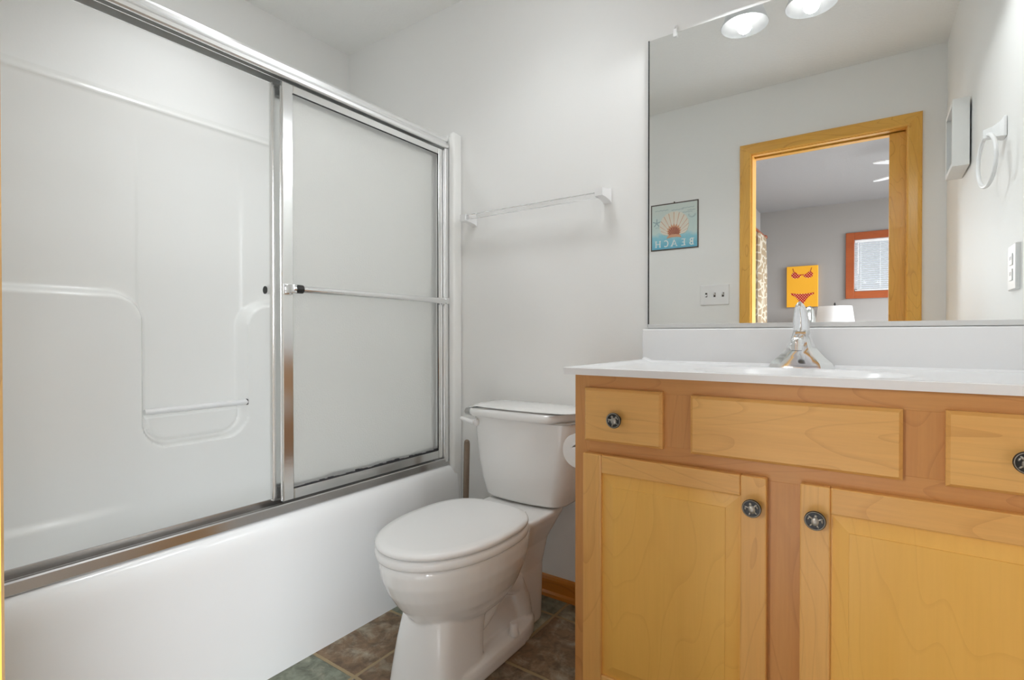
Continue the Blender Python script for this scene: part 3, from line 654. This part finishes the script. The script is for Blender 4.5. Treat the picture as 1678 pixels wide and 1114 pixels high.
# towel ring
rg_ = thing('towel_ring', 'white towel ring on the right wall, seen in the mirror', 'towel ring', (wx(-.38), -.38, 1.60))
yr = -.375; xw = wx(yr)
def pr(x, y0_, y1_, z0_, z1_): return [(x, y0_, z0_), (x, y1_, z0_), (x, y1_, z1_), (x, y0_, z1_)]
b = MB(); b.loft([pr(xw, yr - .026, yr + .026, 1.578, 1.634), pr(xw - .006, yr - .026, yr + .026, 1.578, 1.634), pr(xw - .014, yr - .020, yr + .020, 1.580, 1.622), pr(xw - .030, yr - .015, yr + .015, 1.582, 1.612), pr(xw - .050, yr - .012, yr + .012, 1.582, 1.606)])
b.build('mount', M_whiteplastic, rg_)
b = MB(); pts = []
rc = Vector((xw - .040, yr, 1.517)); R_ = .075
ang = math.radians(8)
rings = []
for i in range(48):
    a = 2 * PI * i / 48; d = Vector((-math.sin(ang) * math.cos(a) * 0, math.cos(a), math.sin(a))); d = Vector((math.sin(ang) * d.y, math.cos(ang) * d.y, d.z))
    nrm = Vector((math.cos(ang), -math.sin(ang), 0))
    rings.append([rc + d * R_ + (d * math.cos(t) + nrm * math.sin(t)) * .0055 for t in [2 * PI * j / 10 for j in range(10)]])
b.loft(rings, closed=True); b.build('ring', M_whiteplastic, rg_, True, angle=80)
# outlet
ol = thing('wall_outlet', 'white outlet plate on the right wall above the counter', 'outlet', (wx(-.24), -.24, 1.18))
xw = wx(-.24)
MB().box(xw - .008, xw + .0035, -.288, -.192, 1.122, 1.246, .0025, 2).build('cover_plate', M_whiteplastic, ol)
b = MB()
for zz in (1.163, 1.205):
    b.mi = 0; b.box(xw - .0105, xw - .0075, -.258, -.222, zz - .016, zz + .016, .002)
    b.mi = 1
    for yy in (-.247, -.233): b.box(xw - .0108, xw - .0104, yy - .0012, yy + .0012, zz - .002, zz + .008)
b.build('socket', [M_whiteplastic, M_dark], ol)

# ------------------------------------------------------------------ door wall (seen in the mirror)
sw = thing('light_switch', 'white triple light switch plate beside the doorway, seen in the mirror', 'light switch', (-.808, YD, 1.248))
MB().box(-.892, -.724, YD + .0005, YD + .0065, 1.187, 1.309, .002, 2).build('cover_plate', M_whiteplastic, sw)
for i, up in zip(range(3), (-1, 1, 1)):
    xs = -.857 + .049 * i
    b = MB(); b.mi = 1; b.box(xs - .006, xs + .006, YD + .0062, YD + .0070, 1.235, 1.261); b.mi = 0
    b.loft([[(xs - .0045, YD + .006, 1.244), (xs + .0045, YD + .006, 1.244), (xs + .0045, YD + .006, 1.252), (xs - .0045, YD + .006, 1.252)], [(xs - .0035, YD + .018, 1.246 + up * .008), (xs + .0035, YD + .018, 1.246 + up * .008), (xs + .0035, YD + .018, 1.251 + up * .008), (xs - .0035, YD + .018, 1.251 + up * .008)]])
    b.build('toggle', [M_whiteplastic, M_dark], sw)
sg = thing('beach_sign', 'square blue beach sign with a scallop shell, seen in the mirror', 'sign', (-1.057, YD, 1.7))
SX, SZ, SW, SH = -.905, 1.549, .305, .300
M_rust = mat('worn_dark_edge', srgb(96, 88, 82), .7, bump=(90, .4, .002))
MB().box(SX - SW, SX, YD + .001, YD + .005, SZ, SZ + SH, .001, 1).build('plate', M_rust, sg)
def sign_face():
    m = bpy.data.materials.new('painted_sea_print'); m.use_nodes = True; nt = m.node_tree; N = nt.nodes; L = nt.links; p = N['Principled BSDF']
    tc = N.new('ShaderNodeTexCoord'); sp = N.new('ShaderNodeSeparateXYZ'); L.new(tc.outputs['Generated'], sp.inputs[0])
    n = N.new('ShaderNodeTexNoise'); n.inputs['Scale'].default_value = 5; n.inputs['Detail'].default_value = 5; L.new(tc.outputs['Generated'], n.inputs['Vector'])
    a = N.new('ShaderNodeMath'); a.operation = 'MULTIPLY_ADD'; a.inputs[1].default_value = .35; L.new(n.outputs['Fac'], a.inputs[0]); L.new(sp.outputs[2], a.inputs[2])
    cr = N.new('ShaderNodeValToRGB'); E = cr.color_ramp.elements
    E[0].position = .12; E[0].color = srgb(96, 178, 208); E[1].position = 1.15; E[1].color = srgb(214, 224, 218)
    e = E.new(.42); e.color = srgb(150, 208, 222); e = E.new(.55); e.color = srgb(208, 226, 222); e = E.new(.8); e.color = srgb(206, 224, 220)
    L.new(a.outputs[0], cr.inputs[0]); L.new(cr.outputs[0], p.inputs['Base Color']); p.inputs['Roughness'].default_value = .5; return m
MB().box(SX - SW + .008, SX - .008, YD + .005, YD + .0056, SZ + .008, SZ + SH - .008).build('print', sign_face(), sg)
def sp_(s_, t_, d=.0): return (SX - s_ * SW, YD + .0056 + d, SZ + t_ * SH)      # s from the viewer's left, t up
def poly(mb, pts, d0, d1): mb.loft([[sp_(u, v, d0) for u, v in pts], [sp_(u, v, d1) for u, v in pts]])
M_cream = mat('shell_cream_paint', srgb(232, 226, 212), .5); M_salm = mat('shell_salmon_paint', srgb(222, 170, 136), .5); M_brown = mat('shell_brown_paint', srgb(168, 96, 76), .5)
M_lett = mat('white_letter_paint', srgb(236, 240, 238), .5); M_faint = mat('faded_ink_paint', srgb(160, 182, 186), .6)
b = MB(); c0 = (.5, .285); nseg = 12
def rad(a):      # distance from the hinge to the shell's oval outline
    cx_, cy_, rx_, ry_ = 0, .235, .305, .285
    dx, dy = math.cos(a) / rx_, math.sin(a) / ry_; ox, oy = -cx_ / rx_, -cy_ / ry_
    A, B_, C_ = dx * dx + dy * dy, 2 * (ox * dx + oy * dy), ox * ox + oy * oy - 1
    return (-B_ + math.sqrt(max(0, B_ * B_ - 4 * A * C_))) / (2 * A)
def pt(a, r): return (c0[0] + r * math.cos(a), c0[1] + r * math.sin(a))
for i in range(nseg):
    a0 = math.radians(12 + 156 * i / nseg); a1 = math.radians(12 + 156 * (i + 1) / nseg); mid = (a0 + a1) / 2; r0, r1, rm_ = rad(a0), rad(a1), rad(mid)
    g_ = .014; h_ = .022
    b.mi = 1; poly(b, [pt(a0, 0.01), pt(a0, r0 * .985), pt(mid, rm_), pt(a1, r1 * .985), pt(a1, .01)], .0002, .0012)
    b.mi = 0; poly(b, [pt(a0 + g_, r0 * .52), pt(a0 + g_, r0), pt(mid, rm_ + .010), pt(a1 - g_, r1), pt(a1 - g_, r1 * .52), pt(mid, rm_ * .42)], .0002, .0022)
    b.mi = 2; poly(b, [pt(a0 + h_ * 2.2, .02), pt(a0 + h_ * 1.6, r0 * .36), pt(mid, rm_ * .40), pt(a1 - h_ * 1.6, r1 * .36), pt(a1 - h_ * 2.2, .02)], .0002, .0026)
b.mi = 1; poly(b, [(.345, .245), (.37, .30), (.46, .325), (.54, .325), (.63, .30), (.655, .245), (.56, .265), (.44, .265)], .0002, .0028)
b.build('shell_motif', [M_cream, M_salm, M_brown], sg)
b = MB(); lw = .022
sk = [0]
def stroke(x0_, y0_, x1_, y1_, w=lw):
    sk[0] = (sk[0] + 1) % 40; dz = sk[0] * 1.5e-5
    d = Vector((x1_ - x0_, y1_ - y0_)).normalized(); n_ = Vector((-d.y, d.x)) * w / 2
    poly(b, [(x0_ + n_.x, y0_ + n_.y), (x0_ - n_.x, y0_ - n_.y), (x1_ - n_.x, y1_ - n_.y), (x1_ + n_.x, y1_ + n_.y)], .0002 - dz * .2, .0009 + dz)
def serif(x, y, w=.05): stroke(x - w / 2, y, x + w / 2, y, .012)
def arc(cx, cy, rx, ry, a0, a1, n=8, w=lw):
    for i in range(n):
        t0 = math.radians(a0 + (a1 - a0) * i / n); t1 = math.radians(a0 + (a1 - a0) * (i + 1) / n)
        stroke(cx + rx * math.cos(t0), cy + ry * math.sin(t0), cx + rx * math.cos(t1), cy + ry * math.sin(t1), w)
lb, lt = .075, .205; lm_ = (lb + lt) / 2
def done(nm, m_):
    global b
    b.build(nm, m_, sg); b = MB()
stroke(.115, lb, .115, lt); serif(.112, lb); serif(.112, lt); arc(.125, (lm_ + lt) / 2, .042, (lt - lm_) / 2, 90, -90); arc(.125, (lm_ + lb) / 2, .048, (lm_ - lb) / 2, 90, -90); done('letter', M_lett)
stroke(.285, lb, .285, lt); serif(.282, lb); serif(.282, lt); stroke(.275, lt, .345, lt, .016); stroke(.285, lm_, .33, lm_, .016); stroke(.275, lb, .35, lb, .016); done('letter', M_lett)
stroke(.445, lb, .495, lt, .014); stroke(.495, lt, .55, lb); stroke(.462, lb + .04, .53, lb + .04, .013); serif(.445, lb, .04); serif(.55, lb, .045); done('letter', M_lett)
arc(.675, lm_, .048, (lt - lb) / 2, 50, 310, 12); done('letter', M_lett)
stroke(.80, lb, .80, lt); stroke(.885, lb, .885, lt); stroke(.80, lm_, .885, lm_, .016)
for xx in (.80, .885): serif(xx, lb, .04); serif(xx, lt, .04)
done('letter', M_lett)
for (u0, v0, u1) in ((.08, .86, .34), (.06, .80, .22), (.3, .84, .55), (.12, .765, .40), (.62, .86, .9), (.72, .50, .9)): 
    u = u0
    while u < u1 - .001: stroke(u, v0 + .006 * math.sin(u * 90), min(u + .016, u1), v0 + .006 * math.sin(u * 90 + 1.4), .007); u += .0155
    done('faded_script', M_faint)
arc(.13, .70, .075, .055, 160, 380, 12, .006); arc(.13, .70, .055, .04, 160, 380, 10, .005); done('faded_postmark', M_faint)
for a_ in range(0, 360, 72):
    stroke(.87, .60, .87 + .09 * math.cos(math.radians(a_ + 20)), .60 + .09 * math.sin(math.radians(a_ + 20)), .02)
done('faded_starfish', M_faint)
MB().lathe([(.004, .0005), (.004, .004), (.002, .005)], (SX - SW * .5, YD, SZ + SH + .003), 10, 'y').build('nail', M_dark, sg)

# ------------------------------------------------------------------ bedroom beyond the doorway (seen in the mirror)
BX0, BX1, BY = -1.115, 2.9, -5.0
M_carpet = mat('pale_carpet', (.64, .64, .65), .95, bump=(200, .6, .004))
struct('floor_bedroom', MB().box(BX0 - .1, BX1, BY - .1, YB, -.05, 0), M_carpet)
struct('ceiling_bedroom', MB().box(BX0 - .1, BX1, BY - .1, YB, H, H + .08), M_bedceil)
b = MB(); wx0, wx1, wz0, wz1 = -.200, .36, 1.462, 2.040
b.box(BX0 - .1, wx0, BY - .1, BY, 0, H); b.box(wx1, BX1, BY - .1, BY, 0, H); b.box(wx0, wx1, BY - .1, BY, 0, wz0); b.box(wx0, wx1, BY - .1, BY, wz1, H)
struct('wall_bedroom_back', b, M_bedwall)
b = MB(); ly0, ly1, lz0, lz1 = -4.62, -3.1, .75, 1.98
b.box(BX0 - .1, BX0, BY, ly0, 0, H); b.box(BX0 - .1, BX0, ly1, YB, 0, H); b.box(BX0 - .1, BX0, ly0, ly1, 0, lz0); b.box(BX0 - .1, BX0, ly0, ly1, lz1, H)
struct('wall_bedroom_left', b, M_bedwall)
b = MB(); w_ = .065; t_ = .018
for a_ in ((wx0 - w_, wx0 + .012, wz0 - w_, wz1 + w_), (wx1 - .012, wx1 + w_, wz0 - w_, wz1 + w_), (wx0 + .012, wx1 - .012, wz0 - w_, wz0 + .012), (wx0 + .012, wx1 - .012, wz1 - .012, wz1 + w_)): b.box(a_[0], a_[1], BY, BY + t_, a_[2], a_[3], .003)
win = struct('window_1', b, M_rx)
b = MB()
for a_ in ((wx0, wx0 + .04, wz0, wz1), (wx1 - .04, wx1, wz0, wz1), (wx0, wx1, wz0, wz0 + .04), (wx0, wx1, wz1 - .04, wz1)): b.box(a_[0], a_[1], BY - .07, BY - .03, a_[2], a_[3], .003)
b.build('window_sash', M_whiteplastic, win)
MB().box(wx0 + .03, wx1 - .03, BY - .055, BY - .050, wz0 + .03, wz1 - .03).build('window_pane', M_pane, win)
bl = thing('window_blind', 'white slatted blind in the bedroom window, seen through the doorway in the mirror', 'blind', (.08, BY - .02, 2.0))
MB().box(wx0 + .014, wx1 - .014, BY - .030, BY - .004, wz1 - .042, wz1 - .013, .003).build('head_rail', M_whiteplastic, bl)
b = MB(); z = wz1 - .055
while z > wz0 + .04:
    b.loft([[(x, BY - .026, z + .006), (x, BY - .016, z + .003), (x, BY - .006, z - .004), (x, BY - .006, z - .0052), (x, BY - .016, z + .0018), (x, BY - .026, z + .0048)] for x in (wx0 + .018, wx1 - .018)]); z -= .0225
b.build('slats', M_slat, bl)
b = MB(); 
for xx in (wx0 + .07, wx0 + .24, wx1 - .07): b.tube([(xx, BY - .003, wz1 - .04), (xx, BY - .003, wz0 + .04)], .0012, 6)
b.tube([(wx0 + .045, BY + .002, wz1 - .04), (wx0 + .046, BY + .004, wz0 + .2)], .0035, 8)
b.build('cords', M_whiteplastic, bl); MB().box(wx0 + .016, wx1 - .016, BY - .026, BY - .008, wz0 + .016, wz0 + .030, .003).build('bottom_rail', M_whiteplastic, bl)
# curtained side window
b = MB()
for a_ in ((ly0 - .065, ly0 + .012, lz0 - .065, lz1 + .065), (ly1 - .012, ly1 + .065, lz0 - .065, lz1 + .065), (ly0 + .012, ly1 - .012, lz0 - .065, lz0 + .012), (ly0 + .012, ly1 - .012, lz1 - .012, lz1 + .065)): b.box(BX0, BX0 + .018, a_[0], a_[1], a_[2], a_[3], .003)
win2 = struct('window_2', b, M_rx); MB().box(BX0 - .06, BX0 - .055, ly0, ly1, lz0, lz1).build('window_pane', M_pane, win2)
rod = thing('curtain_rod', 'wooden curtain rod over the bedroom side window, seen in the mirror', 'curtain rod', (BX0 + .1, -3.9, 2.10))
M_rodw = wood('dark_cherry_rod', 'y', srgb(90, 36, 14), srgb(136, 66, 34), srgb(150, 76, 40))
MB().tube([(BX0 + .10, -4.66, 2.098), (BX0 + .10, -3.0, 2.098)], .0135, 12).build('rod', M_rodw, rod, True)
MB().ell((BX0 + .10, -4.685, 2.098), (.026, .030, .026)).build('finial', M_rodw, rod, True)
for yy in (-4.60, -3.05): MB().tube([(BX0 + .001, yy, 2.098), (BX0 + .10, yy, 2.098)], .009, 8).build('bracket', M_rodw, rod, True)
def curtain_mat():
    m = bpy.data.materials.new('trellis_curtain_fabric'); m.use_nodes = True; nt = m.node_tree; N = nt.nodes; L = nt.links; p = N['Principled BSDF']
    tc = N.new('ShaderNodeTexCoord'); v = N.new('ShaderNodeTexVoronoi'); v.feature = 'DISTANCE_TO_EDGE'; v.inputs['Scale'].default_value = 11; v.inputs['Randomness'].default_value = .8
    L.new(tc.outputs['Object'], v.inputs['Vector']); cr = N.new('ShaderNodeValToRGB'); E = cr.color_ramp.elements
    E[0].position = .07; E[0].color = srgb(186, 174, 156); E[1].position = .10; E[1].color = srgb(150, 130, 104); L.new(v.outputs['Distance'], cr.inputs[0]); L.new(cr.outputs[0], p.inputs['Base Color']); p.inputs['Roughness'].default_value = .9; return m
cur = MB(); rr = []
for zz in (.05, .6, 1.2, 1.7, 2.085):
    pts = []; n_ = 60
    for i in range(n_ + 1):
        y_ = -4.66 + .42 * i / n_; pts.append((BX0 + .10 + .026 * math.sin(i / n_ * 2 * PI * 5) * (1 if zz < 2 else .6), y_, zz))
    rr.append(pts + [(x + .004, y_, z_) for x, y_, z_ in reversed(pts)])
cur.loft(rr)
tag(cur.build('curtain', curtain_mat(), smooth=True, loc=(BX0 + .1, -4.45, .05), angle=60), 'tan trellis patterned curtain hanging by the bedroom side window, seen in the mirror', 'curtain')
# bikini canvas
M_yel = mat('yellow_canvas_paint', srgb(240, 172, 36), .6, bump=(120, .2, .002)); M_red = mat('red_paint', srgb(176, 14, 6), .7); M_dot = mat('pale_dot_paint', srgb(250, 226, 170), .6); M_maroon = mat('maroon_paint', srgb(150, 30, 14), .6)
cv = thing('canvas_picture', 'yellow canvas of a red spotted swimsuit on the bedroom wall, seen in the mirror', 'picture', (-.678, BY, 1.55))
ax0, ax1, az0, az1 = -.833, -.523, 1.322, 1.783
MB().box(ax0, ax1, BY + .001, BY + .030, az0, az1, .003).build('canvas', M_yel, cv)
AW, AH = ax1 - ax0, az1 - az0
def ap(u, v, d): return (ax0 + u * AW, BY + .030 + d, az0 + v * AH)
b = MB()
def apoly(pts, d0, d1): b.loft([[ap(u, v, d0) for u, v in pts], [ap(u, v, d1) for u, v in pts]])
def inside(p, P):
    x, y = p; c = False
    for i in range(len(P)):
        x1, y1_ = P[i]; x2, y2 = P[i - 1]
        if (y1_ > y) != (y2 > y) and x < (x2 - x1) * (y - y1_) / (y2 - y1_) + x1: c = not c
    return c
def dots(shapes):
    b.mi = 1
    for j in range(30):
        for i in range(14):
            u, v = .06 + i * .085 + (.042 if j % 2 else 0), .05 + j * .033
            if any(inside((u, v), P) for P in shapes): apoly([(u + .0135 * math.cos(k * PI / 5), v + .0092 * math.sin(k * PI / 5)) for k in range(10)], .0, .0018)
top_l = [(.15, .80), (.17, .74), (.24, .705), (.36, .705), (.44, .74), (.47, .785), (.38, .80), (.31, .84), (.26, .865), (.21, .85)]
top_r = [(1 - u, v) for u, v in reversed(top_l)]
b.mi = 0; apoly(top_l, -.001, .001); apoly(top_r, -.001, .001); apoly([(.44, .775), (.44, .795), (.56, .795), (.56, .775)], -.001, .0008)
b.mi = 2
for u0, v0, u1, v1 in ((.20, .95, .24, .85), (.80, .95, .76, .85)): apoly([(u0 - .012, v0), (u0 + .012, v0), (u1 + .012, v1), (u1 - .012, v1)], -.001, .0012)
dots([top_l, top_r]); b.build('swimsuit_top', [M_red, M_dot, M_maroon], cv); b = MB()
bot = [(.14, .345), (.14, .31), (.28, .255), (.38, .17), (.44, .09), (.50, .065), (.56, .09), (.62, .17), (.72, .255), (.88, .31), (.88, .345), (.66, .325), (.5, .318), (.34, .325)]
b.mi = 0; apoly(bot, -.001, .001); dots([bot]); b.build('swimsuit_bottom', [M_red, M_dot, M_maroon], cv)
# nightstand and lamp
M_ns = wood('brown_nightstand_wood', 'x', srgb(70, 40, 22), srgb(112, 70, 42), srgb(124, 80, 50))
ns = thing('nightstand', 'brown wooden nightstand under the bedroom lamp', 'nightstand', (-.35, -4.75, 0))
b = MB(); b.box(-.58, -.12, -4.97, -4.53, .60, .63, .004); b.box(-.56, -.14, -4.96, -4.55, .25, .60); b.build('body', M_ns, ns)
for sx_ in (-.55, -.15):
    for sy_ in (-4.94, -4.57): MB().box(sx_ - .018, sx_ + .018, sy_ - .018, sy_ + .018, 0, .25).build('leg', M_ns, ns)
b = MB(); b.box(-.54, -.16, -4.55, -4.535, .34, .57, .003); b.lathe([(.012, .0), (.015, .012), (.006, .02)], (-.35, -4.536, .455), 12, 'y'); b.build('drawer', M_ns, ns)
lp = thing('table_lamp', 'table lamp with white drum shade in the bedroom, seen in the mirror', 'lamp', (-.35, -4.74, .63))
MB().lathe([(.09, .63), (.09, .645), (.03, .66), (.06, .72), (.075, .80), (.05, .90), (.018, .96), (.012, 1.0), (.012, 1.05)], (-.35, -4.74, 0), 24).build('base', M_whiteplastic, lp, True)
MB().lathe([(.190, 1.04), (.155, 1.308), (.152, 1.308), (.187, 1.04)], (-.35, -4.74, 0), 40, cap=False).build('lamp_shade', M_lampshade, lp, True)
MB().lathe([(.004, 1.05), (.004, 1.315), (.009, 1.32), (.011, 1.33), (.006, 1.342), (.002, 1.347)], (-.35, -4.74, 0), 12).build('finial', M_knob, lp, True)
# ceiling fan
fan = thing('ceiling_fan', 'white ceiling fan in the bedroom, its blade tips seen in the mirror', 'ceiling fan', (.375, -3.0, H))
M_fan = mat('white_fan_enamel', (.85, .85, .85), .4)
MB().lathe([(.07, H - .001), (.065, H - .03), (.014, H - .045), (.014, 2.31), (.10, 2.30), (.115, 2.26), (.11, 2.19), (.05, 2.17)], (.375, -3.0, 0), 28).build('motor', M_fan, fan, True)
for k in range(5):
    a = PI + math.radians(36 + 72 * k); d = Vector((math.cos(a), math.sin(a), 0)); n_ = Vector((-d.y, d.x, 0))
    ol_ = [(.10, -.02), (.16, -.045), (.25, -.058), (.40, -.066), (.44, -.060), (.465, -.03), (.465, .03), (.44, .060), (.40, .066), (.25, .058), (.16, .045), (.10, .02)]
    MB().loft([[Vector((.375, -3.0, 2.205 + h + v * .16)) + d * u + n_ * v for u, v in ol_] for h in (0, .007)]).build('blade', M_fan, fan)
